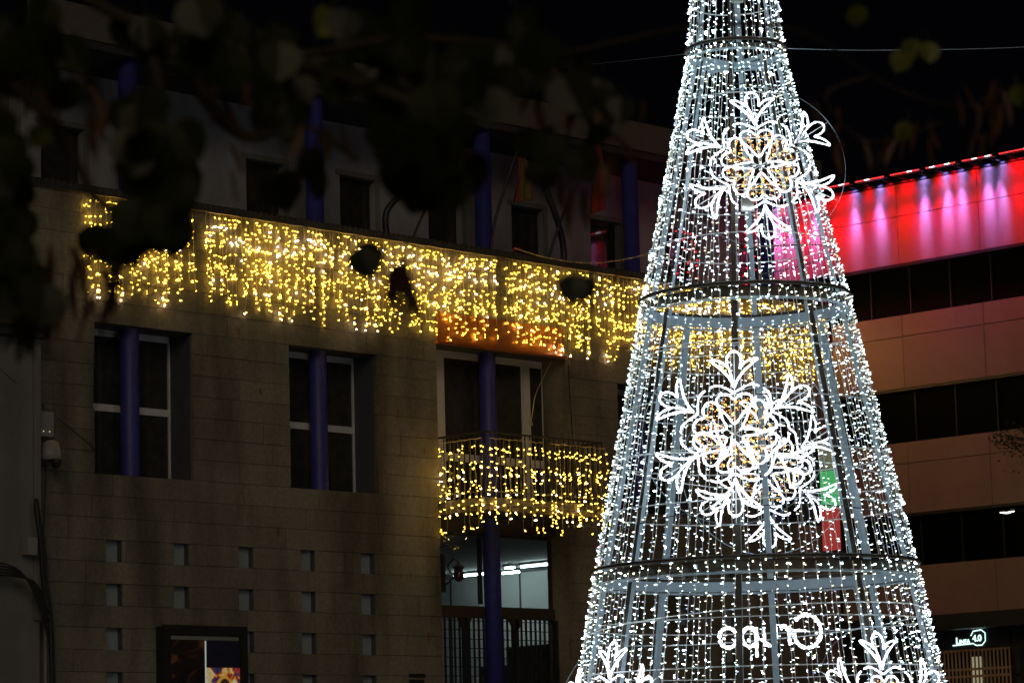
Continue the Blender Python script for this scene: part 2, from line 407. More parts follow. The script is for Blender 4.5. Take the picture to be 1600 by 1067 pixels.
SM = [strand_mesh(L, .095, 100+i) for i, L in enumerate((1.38, 1.34, 1.2, 1.34, 1.1, 1.3, 1.02, 1.4, 1.22, 1.36, .95, 1.27, 1.43, 1.15, 1.33, 1.08))]
def curtain(label, x0, x1, y, z, group, meshes=SM, sp=.082, end_y=None, jit=.02):
    t = thing('icicle_light_curtain', label, 'string lights', ((x0+x1)/2, y, z), group)
    span = Vector((x1-x0, (end_y-y) if end_y is not None else 0, 0)); n = int(span.length/sp)
    m = MB(); m.tube([(x0-(x0+x1)/2, 0, 0)] + [tuple(Vector((x0-(x0+x1)/2, 0, 0)) + span*(i/8) + Vector((0, 0, -.01 if i % 2 else 0))) for i in range(1, 9)], .005, 4)
    m.build('header_cable', wirewarm, t)
    for i in range(n+1):
        o = link('light_strand', random.choice(meshes), t, Vector((x0-(x0+x1)/2, 0, 0)) + span*(i/max(1, n)) + Vector((random.uniform(-jit, jit), random.uniform(-.015, .01) if end_y is None else 0, random.uniform(-.03, .01))))
        o.rotation_euler = (0, random.uniform(-.02, .02), random.choice((0, .4, 2.8, 3.5, -.5)))
    return t
gl = ['at the far left end of the parapet', 'on the parapet, second section from the left', 'on the parapet just above the second window',
      'over the left half of the copper lintel panel', 'over the right half of the copper lintel panel', 'between the copper lintel and the lit cone tree', 'seen behind the left side of the cone tree', 'seen behind the right side of the cone tree']
mods = [(25.42, 27.32), (27.56, 29.42), (29.55, 31.5), (31.62, 33.5), (33.76, 35.68), (35.86, 37.8), (37.9, 39.85), (39.97, 41.9)]
for (a, b), s in zip(mods, gl):
    curtain('warm icicle lights '+s, a, b, YA-.045, 9.93, 'icicle light curtains along the parapet')
SB = [strand_mesh(L, .105, 200+i) for i, L in enumerate((1.25, 1.35, 1.1, 1.42, 1.3, 1.2))]
curtain('warm icicle lights on the short left return of the balcony railing', 32.15, 32.15, 32.44, 6.88, 'icicle light curtains on the balcony', SB, .13, 31.52)
curtain('warm icicle lights over the left half of the balcony front', 32.25, 33.42, 31.46, 6.88, 'icicle light curtains on the balcony', SB, .13)
curtain('warm icicle lights over the right half of the balcony front', 33.58, 34.85, 31.46, 6.88, 'icicle light curtains on the balcony', SB, .11)

# ------------------------------------------------------------------ flag poles and brackets on the terrace
def pole(label, pts, r, flag=None, name='flag_pole', cat='flagpole'):
    t = thing(name, label, cat, pts[0]); m = MB(); m.tube(catmull(pts, 4), r, 8); part(m, 'pole', iron, t, True)
    m = MB(); m.box((pts[0][0]-.06, pts[0][1]-.06, 9.99), (pts[0][0]+.06, pts[0][1]+.06, 10.05)); part(m, 'foot', iron, t)
    return t
def flag(label, top, H, Wd, mats, bands):
    m = MB(); nu, nv = 14, 16
    for i in range(nu+1):
        for j in range(nv+1):
            u, v = i/nu, j/nv
            w = Wd*(.35+.65*v**.8)
            m.v.append((top[0]+(u-.35)*w+.03*math.sin(v*5), top[1]-.05*math.sin(u*16+v*2)*(.4+v), top[2]-v*H*(1-.12*u)))
    for i in range(nu):
        for j in range(nv):
            m.f.append((i*(nv+1)+j, (i+1)*(nv+1)+j, (i+1)*(nv+1)+j+1, i*(nv+1)+j+1)); m.m.append(bands(i/nu, j/nv))
    o = part(m, 'flag', mats, None, True); o.modifiers.new('thick', 'SOLIDIFY').thickness = .004
    return tag(o, label, 'flag')
pole('thin leaning pole left of the middle blue column, near the fourth upper window', [(31.9, 32.6, 9.99), (31.9, 32.6, 10.15), (32.31, 32.5, 10.95), (32.6, 32.45, 11.5)], .022)
pole('leaning pole right of the middle blue column holding a red and yellow flag', [(33.55, 32.6, 9.99), (33.62, 32.55, 10.5), (33.82, 32.5, 11.1), (34.15, 32.45, 11.85)], .024)
pole('leaning flag pole with a long red flag right of the sixth upper window', [(34.86, 32.6, 9.99), (35.05, 32.55, 10.5), (35.4, 32.5, 11.2), (36.0, 32.4, 12.2)], .024)
pole('thick black crook shaped bracket rising left of the thin pole', [(31.3, 32.6, 9.99), (31.3, 32.6, 10.4), (31.62, 32.5, 10.75), (31.9, 32.45, 10.9)], .05, name='crook_bracket', cat='bracket')
pole('thick black crook shaped bracket bent to the left, beside the red flag', [(35.26, 32.6, 9.99), (35.24, 32.6, 10.4), (34.95, 32.5, 10.85), (34.4, 32.45, 11.7)], .055, name='crook_bracket', cat='bracket')
fred = mat('flag_red', (.20, .012, .008), .8, var=.15); fyel = mat('flag_yellow', (.10, .07, .008), .8, var=.15)
flag('red and yellow flag hanging from the leaning pole by the middle column', (34.12, 32.42, 11.6), .75, .5, [fred, fyel], lambda u, v: 0 if (u < .22) else 1)
flag('long plain red flag hanging limp from the rightmost pole', (35.85, 32.38, 12.1), 1.25, .4, [fred, fyel], lambda u, v: 0)
# thin drooping cables
def wire_thing(label, pts, r=.006, m=wirewarm, name='cable', n=8):
    b = MB(); b.tube(catmull(pts, n), r, 5); o = part(b, name, m, None, True); tag(o, label, 'cable'); return o
wire_thing('thin warm lit cable drooping above the parapet to the right of the columns', [(33.9, 32.4, 10.1), (34.6, 32.3, 10.0), (35.6, 32.2, 10.02), (36.8, 32.1, 10.3), (37.6, 32.0, 10.7)])
wire_thing('slack cable running diagonally across the balcony door glass', [(33.4, 31.9, 6.95), (33.85, 32.1, 7.3), (34.3, 32.4, 7.8), (34.9, 32.6, 8.4)])
b = MB(); b.tube([(33.85, 32.1, 7.31), (33.85, 32.1, 7.24)], [.02, .035], 8); tag(part(b, 'bulb_socket', greybox, None), 'small round socket hanging on the diagonal cable', 'socket')
wire_thing('thin vertical cable down the stone at the right end of the copper lintel', [(35.14, 32.46, 8.9), (35.15, 32.46, 8.0), (35.19, 32.46, 7.2), (35.2, 32.46, 6.2)], .008, cable)
wire_thing('thin cable sagging down the stone wall beside the camera', [(23.4, 31.9, 7.35), (24.4, 32.35, 7.0), (25.2, 32.46, 6.6), (25.6, 32.47, 6.35)], .005, cable)
wire_thing('dark cable looping from the camera down to the conduit', [(24.67, 32.4, 6.1), (24.68, 32.45, 5.4), (24.66, 32.45, 5.1), (24.5, 32.4, 4.95)], .009, cable)

# wrought iron lantern on the left edge of the entrance
lt = thing('iron_wall_lantern', 'ornate black wrought iron lantern at the left edge of the lit transom', 'lantern', (32.3, 32.45, 4.9))
m = MB()
m.tube(catmull([(32.2, 32.5, 5.3), (32.2, 32.35, 5.33), (32.22, 32.25, 5.2), (32.22, 32.3, 5.05)], 5), .014, 6)
m.tube(catmull([(32.21, 32.5, 4.7), (32.2, 32.3, 4.78), (32.2, 32.1, 4.95), (32.2, 32.2, 5.1), (32.2, 32.35, 5.0), (32.2, 32.28, 4.9)], 5), .014, 6)
m.box((32.19, 32.44, 4.62), (32.24, 32.499, 5.2)); part(m, 'scroll_bracket', iron, lt)
m = MB(); m.tube([(32.28, 32.2, 5.08), (32.28, 32.2, 5.04), (32.28, 32.2, 4.98), (32.28, 32.2, 4.96), (32.28, 32.2, 4.82), (32.28, 32.2, 4.78)], [.01, .02, .10, .075, .05, .015], 6); part(m, 'lamp_body', iron, lt)
m = MB(); m.tube([(32.28, 32.2, 4.93), (32.28, 32.2, 4.88), (32.28, 32.2, 4.80), (32.28, 32.2, 4.76)], [.05, .085, .07, .02], 10); part(m, 'reddish_glass', mat('red_glass', (.05, .018, .014), .2), lt, True)

# poster display case
dc = thing('poster_display_case', 'black wall mounted display case with two posters low on the stone wall', 'display case', (27.36, 32.4, 3))
def bxp(nm, *a): return bx(nm, *a, dc)
bxp('case_back', 26.62, 28.10, 32.33, 32.49, 1.9, 3.98, iron)
bxp('case_rim', 26.60, 26.72, 32.29, 32.332, 1.88, 4.0, iron); bxp('case_rim', 28.0, 28.12, 32.29, 32.332, 1.88, 4.0, iron); bxp('case_rim', 26.72, 28.0, 32.29, 32.332, 3.87, 4.0, iron)
bxp('header_strip', 26.74, 27.98, 32.322, 32.328, 3.80, 3.855, greybox)
def poster(name, rnd, spots, x0, x1, z0, z1, em, label):
    m = bpy.data.materials.new(name+'_print'); m.use_nodes = True; n = m.node_tree.nodes; l = m.node_tree.links; b = n['Principled BSDF']
    tc = n.new('ShaderNodeTexCoord'); no = n.new('ShaderNodeTexNoise'); no.inputs['Scale'].default_value = rnd; no.inputs['Detail'].default_value = 5; no.inputs['Distortion'].default_value = 1.2
    l.new(tc.outputs['Object'], no.inputs['Vector']); cr = n.new('ShaderNodeValToRGB'); l.new(no.outputs['Fac'], cr.inputs['Fac'])
    cr.color_ramp.interpolation = 'LINEAR'
    while len(cr.color_ramp.elements) < len(spots): cr.color_ramp.elements.new(.5)
    for e, (p, c) in zip(cr.color_ramp.elements, spots): e.position = p; e.color = (*c, 1)
    l.new(cr.outputs['Color'], b.inputs['Base Color'])
    if em: l.new(cr.outputs['Color'], b.inputs['Emission Color']); b.inputs['Emission Strength'].default_value = em
    o = bx('poster', x0, x1, 32.31, 32.32, z0, z1, m, dc); o['label'] = label; return o
poster('fire', 3.0, [(.30, (.002, .002, .003)), (.52, (.012, .006, .004)), (.60, (.07, .022, .005)), (.68, (.13, .05, .012)), (.78, (.02, .01, .006))], 26.74, 27.345, 2.0, 3.79, .15, 'dark poster with a dim orange glow')
poster('carnival', 5.5, [(.30, (.01, .01, .05)), (.42, (.04, .05, .12)), (.50, (.45, .02, .02)), (.57, (.75, .40, .04)), (.66, (.75, .72, .45)), (.80, (.1, .25, .05))], 27.375, 27.985, 2.0, 3.42, .35, 'colourful printed poster in red, gold and cream')
bx('poster', 27.375, 27.985, 32.31, 32.32, 3.421, 3.79, mat('poster_night', (.02, .02, .05), .5, var=.5, scale=9), dc)
bx('poster_edge', 27.347, 27.373, 32.312, 32.322, 2.0, 3.79, emis('lit_edge', (.85, .95, .9), .35), dc)
crm = emis('poster_cream', (.8, .8, .5), .45); dkb = mat('poster_ink', (.03, .05, .12), .5); gold = emis('poster_gold', (.8, .42, .03), .35); plum = mat('poster_plum', (.2, .1, .12), .5)
def disc(cx, cz, rx, rz, y, m, nm):
    b = MB(); n = 16; vs = [(cx+rx*math.cos(2*math.pi*i/n), y, cz+rz*math.sin(2*math.pi*i/n)) for i in range(n)] + [(cx+rx*math.cos(2*math.pi*i/n), y+.002, cz+rz*math.sin(2*math.pi*i/n)) for i in range(n)]
    b.add(vs, [tuple(range(n))[::-1], tuple(range(n, 2*n))] + [(i, (i+1) % n, n+(i+1) % n, n+i) for i in range(n)]); part(b, nm, m, dc)
disc(27.68, 3.08, .16, .22, 32.306, gold, 'print_shape'); disc(27.70, 3.10, .115, .17, 32.303, plum, 'print_shape')
for xx in (27.46, 27.90):
    disc(xx, 3.05, .05, .17, 32.306, crm, 'print_shape'); disc(xx, 3.12, .03, .045, 32.303, dkb, 'print_shape'); disc(xx, 2.97, .035, .05, 32.303, dkb, 'print_shape')

# small plaque with two rows of dark characters
pq = thing('wall_plaque', 'small dark lettered plaque low on the stone wall left of the gate', 'plaque', (31.64, 32.49, 3.3))
for zz, ws in ((3.33, (.03, .02, .035, .02, .03, .025, .03, .02, .03)), (3.24, (.03, .03, .02, .03, .03, .02, .03, .03))):
    xx = 31.47
    for w in ws: bx('letter', xx, xx+w, 32.478, 32.49, zz, zz+.055, iron, pq); xx += w+.012

# surveillance dome camera and its box
cc = thing('dome_camera', 'grey dome security camera on the left edge of the stone wall', 'camera', (24.64, 32.4, 6.2))
m = MB(); m.tube([(24.66, 32.28, 6.42), (24.66, 32.28, 6.38), (24.66, 32.28, 6.24), (24.66, 32.28, 6.16)], [.05, .11, .135, .15], 16); m.box((24.62, 32.3, 6.28), (24.70, 32.49, 6.34)); part(m, 'housing', greybox, cc, True)
m = MB(); m.tube([(24.70, 32.22, 6.16), (24.70, 32.22, 6.12), (24.70, 32.22, 6.06), (24.70, 32.22, 6.03)], [.085, .08, .05, .01], 12); part(m, 'lens_dome', wpane, cc, True)
jb = thing('junction_box', 'grey rectangular box on the stone wall above the dome camera', 'electrical box', (24.66, 32.4, 6.65))
bx('cover', 24.52, 24.78, 32.36, 32.49, 6.48, 6.82, greybox, jb, .01)
for xx in (24.60, 24.70):
    m = MB(); m.tube([(xx, 32.35, 6.55), (xx, 32.358, 6.55)], .008, 6); part(m, 'indicator_light', emis('indicator', (1, .7, .4), .8), jb)

# ------------------------------------------------------------------ neighbouring house at the left edge
nh = thing('neighbour_house', 'pale rendered house with tiled eave at the far left edge', 'house', (22, 33, 0))
m = MB(); m.box((16, 32.2, 0), (24.40, 40, 7.75)); part(m, 'wall', render2, nh)
m = MB(); m.box((24.30, 32.17, 4.0), (24.415, 32.199, 7.75)); part(m, 'corner_strip', render2, nh)
m = MB(); m.box((16, 32.0, 7.751), (24.45, 40, 7.9)); part(m, 'eave_board', eave, nh)
for i in range(26):
    xx = 24.4-.12*i; b = MB(); b.tube([(xx, 31.85, 7.92), (xx, 32.3, 8.02), (xx, 33.2, 8.25)], .06, 8); part(b, 'roof_tile', tile, nh, True)
m = MB()
for k in range(7):
    o = random.uniform(-.04, .04)
    m.tube(catmull([(24.28+o*.4, 32.1, 5.6-.03*k), (24.33+o, 32.05, 5.1), (24.42+o, 32.1, 4.5), (24.53+o*.6, 32.1, 3.7), (24.56+o*.6, 32.1, 1.0)], 6), .028, 6)
tag(part(m, 'cable_bundle', cable, None, True), 'thick bundle of black cables running down the corner of the pale house', 'cables')
m = MB()
for k in range(5):
    m.tube(catmull([(22.9, 32.0, 4.55+.05*k), (23.8, 31.95, 4.55+.03*k), (24.2, 31.98, 4.45-.05*k), (24.45, 32.05, 4.1-.1*k)], 6), .014, 5)
tag(part(m, 'cable_run', cable, None, True), 'several black cables coming in from the left to the vertical bundle', 'cables')
m = MB(); m.box((24.1, 32.05, 4.85), (24.26, 32.19, 5.08)); tag(part(m, 'small_connection_box', greybox, None), 'small grey connection box on the pale house beside the black cables', 'electrical box')
m = MB(); m.tube([(24.66, 32.42, 1), (24.66, 32.42, 4.05)], .02, 8); tag(part(m, 'conduit_pipe', greybox, None, True), 'thin pale conduit pipe low on the stone wall beside the cable bundle', 'pipe')

# ================================================================== office block (plane x = 42.04)
XB = 42.04
office = thing('office_block', 'modern block with tan panel bands and black glass strips, lit red and pink on top', 'building', (46, 28, 0))
YE, YS = 33.95, 16.0
m = MB(); m.box((XB+.2, YS, 4.1), (XB+8, 33.9, 10.5)); m.box((XB+.2, YS, 0), (XB+8, 28.9, 4.1)); m.box((XB+.2, 30.5, 0), (XB+8, 33.9, 4.1));  m.box((XB+.08, YS, 10.5), (XB+8, 36, 11.9)); part(m, 'wall_core', eave, office)
jy = [33.95] + [32.62-1.71*i for i in range(11)]
def band(z0, z1, joint, hi=32.45):
    for a, b in zip(jy[:-1], jy[1:]):
        if b < YS: continue
        a_ = min(a, hi)
        if a_ <= b+.02: continue
        zs = [z0]+([joint] if joint else [])+[z1]
        for c, d in zip(zs[:-1], zs[1:]):
            bx('facade_panel', XB, XB+.06, b+.006, a_-.006, c+.006, d-.006, panelB, office)
band(10.52, 11.93, 11.36, 33.9); band(8.34, 9.62, 9.24); band(6.16, 7.4, 7.03); band(4.38, 5.26, None)
for z0, z1 in ((9.62, 10.52), (7.4, 8.34), (5.26, 6.16)):
    y = 32.45; i = 0
    while y > YS:
        y2 = max(YS, y-.85); bx('glass_pane', XB+.10, XB+.12, y2+.015, y-.015, z0+.0, z1-.0, glassB, office)
        bx('mullion', XB+.06, XB+.10, y-.008, y+.008, z0+.002, z1-.002, iron, office); y = y2
m = MB()
for z0 in (10.52, 8.34, 6.16): m.box((XB-.01, YS, z0-.05), (XB+.1, 32.45, z0-.001))
part(m, 'band_drip_edge', mull, office)
m = MB(); m.box((XB-.02, YS, 11.935), (XB+.3, 33.9, 11.97)); part(m, 'roof_edge', mull, office)
m = MB(); m.box((XB-.5, YS, 4.1), (XB+.079, 32.3, 4.36)); part(m, 'canopy', iron, office)
m = MB(); m.box((XB-.02, YS, 3.0), (XB+.05, 28.95, 4.099)); m.box((XB-.02, 30.45, 0), (XB+.05, 32.4, 4.099)); part(m, 'shopfront_wall', eave, office)

# LED wall washers along the roof edge, real spot lamps inside each bar
def lamp(t, off, yy, ztgt, col, e, ang, blend=1.0, sz=.02):
    d = bpy.data.lights.new('spot_beam', 'SPOT'); d.energy = e*1.15; d.color = col; d.spot_size = R(ang); d.spot_blend = blend; d.shadow_soft_size = sz; d.specular_factor = .2
    loc = Vector((XB-off, yy, 11.99)); o = bpy.data.objects.new('spot_beam', d); COL.objects.link(o); o.parent = t; o.location = loc-t.location
    o.rotation_euler = (Vector((XB, yy, ztgt))-loc).to_track_quat('-Z', 'Y').to_euler(); return o
RED, VIO, PNK = (1, .0, .012), (.34, .24, 1.0), (1, .04, .55)
pos = ['at the left end of the row', 'second from the left', 'just right of the cone tree', 'second one right of the cone tree', 'third one right of the cone tree', 'fourth one right of the cone tree', 'second from the right picture edge', 'at the right picture edge']
white_at = {0: [.3, .8], 1: [.5], 2: [.72], 3: [.40], 4: [.68], 5: [.22, .75], 6: [.42, .88], 7: [.95]}
rw = random.Random(3)
for i in range(8):
    y1 = 33.78-.76*i; y0_ = y1-.63; yc = (y0_+y1)/2
    t = thing('led_wall_washer', 'red and white LED bar on the roof edge, '+pos[i], 'LED light bar', (XB-.3, yc, 12.0), 'LED light bars along the roof edge')
    bx('housing', XB-.38, XB-.26, y0_, y1, 12.005, 12.04, iron, t)
    for yy in (y0_+.1, y1-.1): bx('arm', XB-.259, XB+.1, yy-.015, yy+.015, 11.975, 12.0, iron, t)
    mr, mw = MB(), MB()
    for j in range(16):
        yy = y1-.02-(y1-y0_-.04)*j/15; fr = j/15
        tgt = mw if any(abs(fr-q) < .10 for q in white_at[i]) else mr
        tgt.box((XB-.389, yy-.010, 12.012), (XB-.381, yy+.010, 12.026))
    part(mr, 'red_leds', redb, t)['kind'] = 'stuff'; part(mw, 'white_leds', whib, t)['kind'] = 'stuff'
    for fr in (.0, .25, .5, .75):
        if any(abs(fr-q) < .2 for q in white_at[i]): continue
        yy = y1-(y1-y0_)*fr; lamp(t, .30, yy, 10.9, RED, rw.uniform(80, 170), 46)
        lamp(t, .18, yy, 11.55, RED, 15, 80); lamp(t, .10, yy, 11.8, RED, 5, 120)
    for q in white_at[i]:
        yy = y1-(y1-y0_)*q; yo = rw.uniform(-.05, .05); lamp(t, .22, yy, 11.2, VIO, rw.uniform(280, 430), 20, 1); lamp(t, .18, yy+yo, 11.35, VIO, rw.uniform(110, 190), 30, 1); lamp(t, .14, yy, 11.6, VIO, 22, 50, 1); lamp(t, .09, yy, 11.82, VIO, 8, 110, 1); lamp(t, .24, yy+yo, 10.8, PNK, rw.uniform(90, 150), 46)
# shop sign
sg = thing('shop_sign', 'black fascia sign with glowing pale lettering LINEA 4.0 beside an octagon', 'sign', (XB-.06, 29.8, 3.9))
bx('fascia', XB-.05, XB-.021, 28.97, 30.44, 3.79, 4.095, eave, sg)
def text_mesh(s, size, name):
    c = bpy.data.curves.new(name, 'FONT'); c.body = s; c.size = size; c.extrude = .004; c.offset = size*.02
    o = bpy.data.objects.new(name, c); me = bpy.data.meshes.new_from_object(o); bpy.data.objects.remove(o); bpy.data.curves.remove(c); return me
def add_text(s, size, y, z):     # reads from -X: text runs toward -Y
    me = text_mesh(s, size, 'lettering'); me.materials.clear(); me.materials.append(signw)
    o = link('lettering', me, sg, Vector((XB-.058, y, z)) - wl(sg)); o.rotation_euler = (R(90), 0, R(-90)); return o
add_text('L', .155, 30.045, 3.872); add_text('INEA', .10, 29.975, 3.872); add_text('4.0', .15, 29.70, 3.90)
# octagon opens on the reader's left and runs into the underline
m = MB(); oc = [(XB-.06, 29.73, 3.995), (XB-.06, 29.68, 4.07), (XB-.06, 29.515, 4.085), (XB-.06, 29.44, 4.03), (XB-.06, 29.44, 3.90), (XB-.06, 29.51, 3.83), (XB-.06, 29.63, 3.83), (XB-.06, 29.69, 3.865), (XB-.06, 30.11, 3.85)]
m.tube(oc, .009, 4); part(m, 'octagon_outline', signw, sg)
# folding lattice gate with lit interior, and lit window
lg = thing('lattice_gate', 'tan folding lattice shutter below the glowing shop sign', 'shutter', (XB, 29.7, 0))
latt = mat('tan_lattice', (.42, .27, .17), .5)
for i in range(19):
    yy = 30.40-.078*i; bx('slat', XB-.03, XB-.015, yy-.013, yy+.013, 0.05, 3.78, latt, lg)
for zz in (3.74, 3.42, 3.30, 3.02, 2.9, 2.6, 2.2, 1.8): bx('cross_bar', XB-.014, XB-.005, 28.98, 30.42, zz, zz+.04, latt, lg)
bx('shop_back', XB+.4, XB+.45, 28.9, 30.5, 0, 4.0, eave, office)
m = MB(); m.box((XB+.3, 29.82, 1.5), (XB+.34, 30.02, 3.66)); tag(part(m, 'lit_door_panel', emis('cream_glow', (.8, .72, .45), .35), office))
sw = thing('shop_window', 'bluish lit shop window at the bottom right corner beside the lattice shutter', 'window', (XB, 28.3, 0))
bx('glowing_pane', XB-.03, XB-.025, 27.3, 28.72, .5, 3.55, mat('blue_pane', (.1, .14, .18), .2), sw)
m = MB(); m.box((XB-.034, 27.35, .6), (XB-.031, 28.60, 3.40)); part(m, 'lit_blind', emis('blue_glow', (.30, .42, .55), .35), sw)
for yy in (28.9, 28.72, 28.62, 28.35, 28.0): bx('frame_bar', XB-.06, XB-.035, yy-.012, yy+.012, .5, 3.72, mull, sw)
bx('frame_bar', XB-.062, XB-.036, 27.3, 28.9, 3.32, 3.36, mull, sw)
# added glowing lens and bracket standing in for a small white glint
glmp = thing('glint_lamp', 'small white glint at the right edge of the block, made as an added lamp', 'lamp', (XB-.4, 28.6, 6.0))
m = MB(); m.tube([(XB-.4, 28.78, 5.98), (XB-.4, 28.64, 5.965), (XB-.4, 28.5, 5.98)], [.006, .013, .006], 8); part(m, 'glint_lens', emis('glint_white', (1, .97, .85), 6), glmp)
m = MB(); m.box((XB-.38, 28.5, 5.985), (XB+.1, 28.6, 6.03)); part(m, 'bracket', iron, glmp)
# green and red vertical lit banner near the corner
bn = thing('vertical_light_sign', 'upright blade sign glowing green above red, behind the right side of the cone tree', 'sign', (41.55, 32.2, 6.4))
bx('housing', 41.52, 41.60, 32.02, 32.45, 5.55, 7.6, mull, bn)
bx('upper_panel', 41.505, 41.519, 32.04, 32.43, 7.0, 7.55, emis('beige_glow', (.45, .50, .28), .2), bn)
bx('green_panel', 41.505, 41.519, 32.04, 32.43, 6.35, 6.99, emis('green_glow', (.05, .8, .22), .45), bn)
bx('red_panel', 41.505, 41.519, 32.04, 32.43, 5.6, 6.34, emis('red_glow', (.9, .04, .05), .32), bn)

# red light strings in the two upper windows behind the tree
def red_curtain(label, x0, x1, z0, z1, seed):
    rnd = random.Random(seed); t = thing('red_string_lights', label, 'string lights', ((x0+x1)/2, 33.7, z1), 'red string lights in the upper windows')
    n = 5
    for i in range(n):
        m = MB(); xx = x0+(x1-x0)*(i+.5)/n; m.tube([(xx, 33.72, z1), (xx+.02, 33.72, z0)], .003, 3)
        zz = z1-.1
        while zz > z0: m.bulb((xx+rnd.uniform(-.03, .03), 33.72, zz), (rnd.uniform(-1, 1), -.4, rnd.uniform(-.5, .5)), .04, .014, 1); zz -= rnd.uniform(.1, .26)
        part(m, 'light_strand', [cable, redl], t)
red_curtain('small red lights in the upper window behind the left half of the cone tree', 39.3, 39.95, 9.9, 11.3, 1)
red_curtain('small red lights in the upper window beside the pink washed band', 41.15, 41.95, 9.9, 11.5, 2)

# ================================================================== the cone tree of lights
TC = Vector((24.55, 20.09, 0)); tn = TC.normalized(); AWAY = tn; RIGHT = Vector((tn.y, -tn.x, 0))
def dirz(az): a = R(az); return -AWAY*math.cos(a) + RIGHT*math.sin(a)
PROF = [(12.1, .05), (9.99, .468), (9.41, .510), (6.69, 1.095), (3.835, 1.685), (2.65, 1.905), (.15, 2.40)]
def rad(z):
    for (z0, r0), (z1, r1) in zip(PROF[:-1], PROF[1:]):
        if z1 <= z <= z0: return r1+(r0-r1)*(z-z1)/(z0-z1)
    return PROF[0][1] if z > 12 else PROF[-1][1]
tree = thing('light_cone_tree', 'giant walk-in cone shaped light tree of white lamp strings on a steel frame', 'light tree', TC)
def ring(name, z0, z1, r0, r1, thick, m, n=72, mo=None):
    b = MB()
    for r_, flip in ((0, 0), (-thick, 1)):
        for i in range(n):
            a = 360*i/n; d = dirz(a)
            b.v.append(tuple(d*(r0+r_) + ZZ*z0)); b.v.append(tuple(d*(r1+r_) + ZZ*z1))
    for i in range(n):
        j = (i+1) % n; o = 2*n
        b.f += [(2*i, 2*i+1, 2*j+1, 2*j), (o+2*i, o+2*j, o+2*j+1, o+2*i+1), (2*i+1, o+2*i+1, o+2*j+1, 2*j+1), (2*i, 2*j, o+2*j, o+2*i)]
        b.m += [0, 1, 1, 1]  # outer face takes the dark brown: its unlit look is in the colour
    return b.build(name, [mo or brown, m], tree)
def hoop(z, r, rr=.008, n=64, m=wire, name='hoop'):
    b = MB(); b.tube([tuple(dirz(360*i/n)*r + ZZ*z) for i in range(n)], rr, 5, closed=True); return b.build(name, m, tree, smooth=True)
for z, r_ in ((9.41, .510), (6.69, 1.095), (3.835, 1.685)):
    hb = .06 if z > 9 else .115; ring('steel_band', z-hb, z-.01, r_, r_-.02, .03, steel)
    hoop(z+.02, r_+.03, .022, m=brown, name='garland_rim'); hoop(z-hb-.02, r_+.0, .012, m=steel, name='rim')
ring('steel_band', .15, .35, 2.38, 2.36, .04, steel)
for z0, z1 in ((11.9, 9.45), (9.35, 6.75), (6.62, 3.9), (3.75, .3)):
    n = max(1, round((z0-z1)/.52))
    for i in range(1, n):
        z = z0+(z1-z0)*i/n; hoop(z, rad(z)-.02, .0065)
rt_ = random.Random(8)
for (za, zb, n) in ((9.35, 6.75, 3), (6.62, 3.9, 4), (3.75, .5, 4)):   # slack hoops and supply cables that wind round the net
    for i in range(n):
        z0 = zb+(za-zb)*(i+.4)/n; tilt = rt_.uniform(.08, .2); ph = rt_.uniform(0, 360)
        b = MB(); b.tube([tuple(dirz(q*6)*(rad(z0+tilt*math.sin(R(q*6+ph)))-.01) + ZZ*(z0+tilt*math.sin(R(q*6+ph)))) for q in range(61)], .006, 4); b.build('supply_cable', wire if i % 2 else cable, tree)
# posts
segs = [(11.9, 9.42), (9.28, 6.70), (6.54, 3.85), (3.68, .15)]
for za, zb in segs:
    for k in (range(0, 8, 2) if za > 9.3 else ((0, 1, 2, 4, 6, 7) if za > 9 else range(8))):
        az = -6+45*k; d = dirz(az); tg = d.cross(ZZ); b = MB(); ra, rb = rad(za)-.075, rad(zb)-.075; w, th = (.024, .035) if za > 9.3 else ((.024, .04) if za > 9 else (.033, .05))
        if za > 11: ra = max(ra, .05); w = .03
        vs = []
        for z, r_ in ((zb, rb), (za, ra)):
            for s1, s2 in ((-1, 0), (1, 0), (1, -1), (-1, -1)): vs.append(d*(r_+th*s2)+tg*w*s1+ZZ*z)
        b.add(vs, [(0, 3, 2, 1), (4, 5, 6, 7), (1, 2, 6, 5), (2, 3, 7, 6), (3, 0, 4, 7)], 0); b.add(vs, [(0, 1, 5, 4)], 1)  # outer face dark brown, its shade painted in; other faces steel
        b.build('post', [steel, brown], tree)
# level braces inside the upper ring
for z, r_, angs in ((9.28, .47, (40, 130)), ):
    for a in angs:
        d = dirz(a); b = MB(); b.tube([tuple(d*r_+ZZ*z), tuple(-d*r_+ZZ*z)], .022, 4); b.build('cross_brace', steel, tree)
# light strings
def string_mesh(za, zb, seed, step=.074):
    rnd = random.Random(seed); m = MB(); ra, rb = rad(za), rad(zb); n = int((za-zb)/step); pts = []
    zs = [za-(za-zb)*i/n for i in range(n+1)]; tw = 0
    for z in zs:
        tw = tw*.85+rnd.uniform(-.006, .006); pts.append(Vector((rad(z)+rnd.uniform(-.003, .003), tw, z)))
    m.tube(pts, .0042, 3, 0, cap=False)
    for i in range(n):
        q = rnd.random(); mi = 1 if q < .55 else (3 if q < .80 else (2 if q < .90 else 4))
        if rnd.random() < .02: continue
        s = -1 if rnd.random() < .5 else 1
        d = Vector((rnd.uniform(.25, 1.1), s*rnd.uniform(.2, 1.0), rnd.uniform(-.3, .45)))
        m.bulb(pts[i] + (pts[i+1]-pts[i])*rnd.random(), d, rnd.uniform(.022, .046), rnd.uniform(.0034, .0056) if mi != 2 else .0090, mi)
    return m.mesh('light_string', [wire, cool, coolb, coold, dimb])
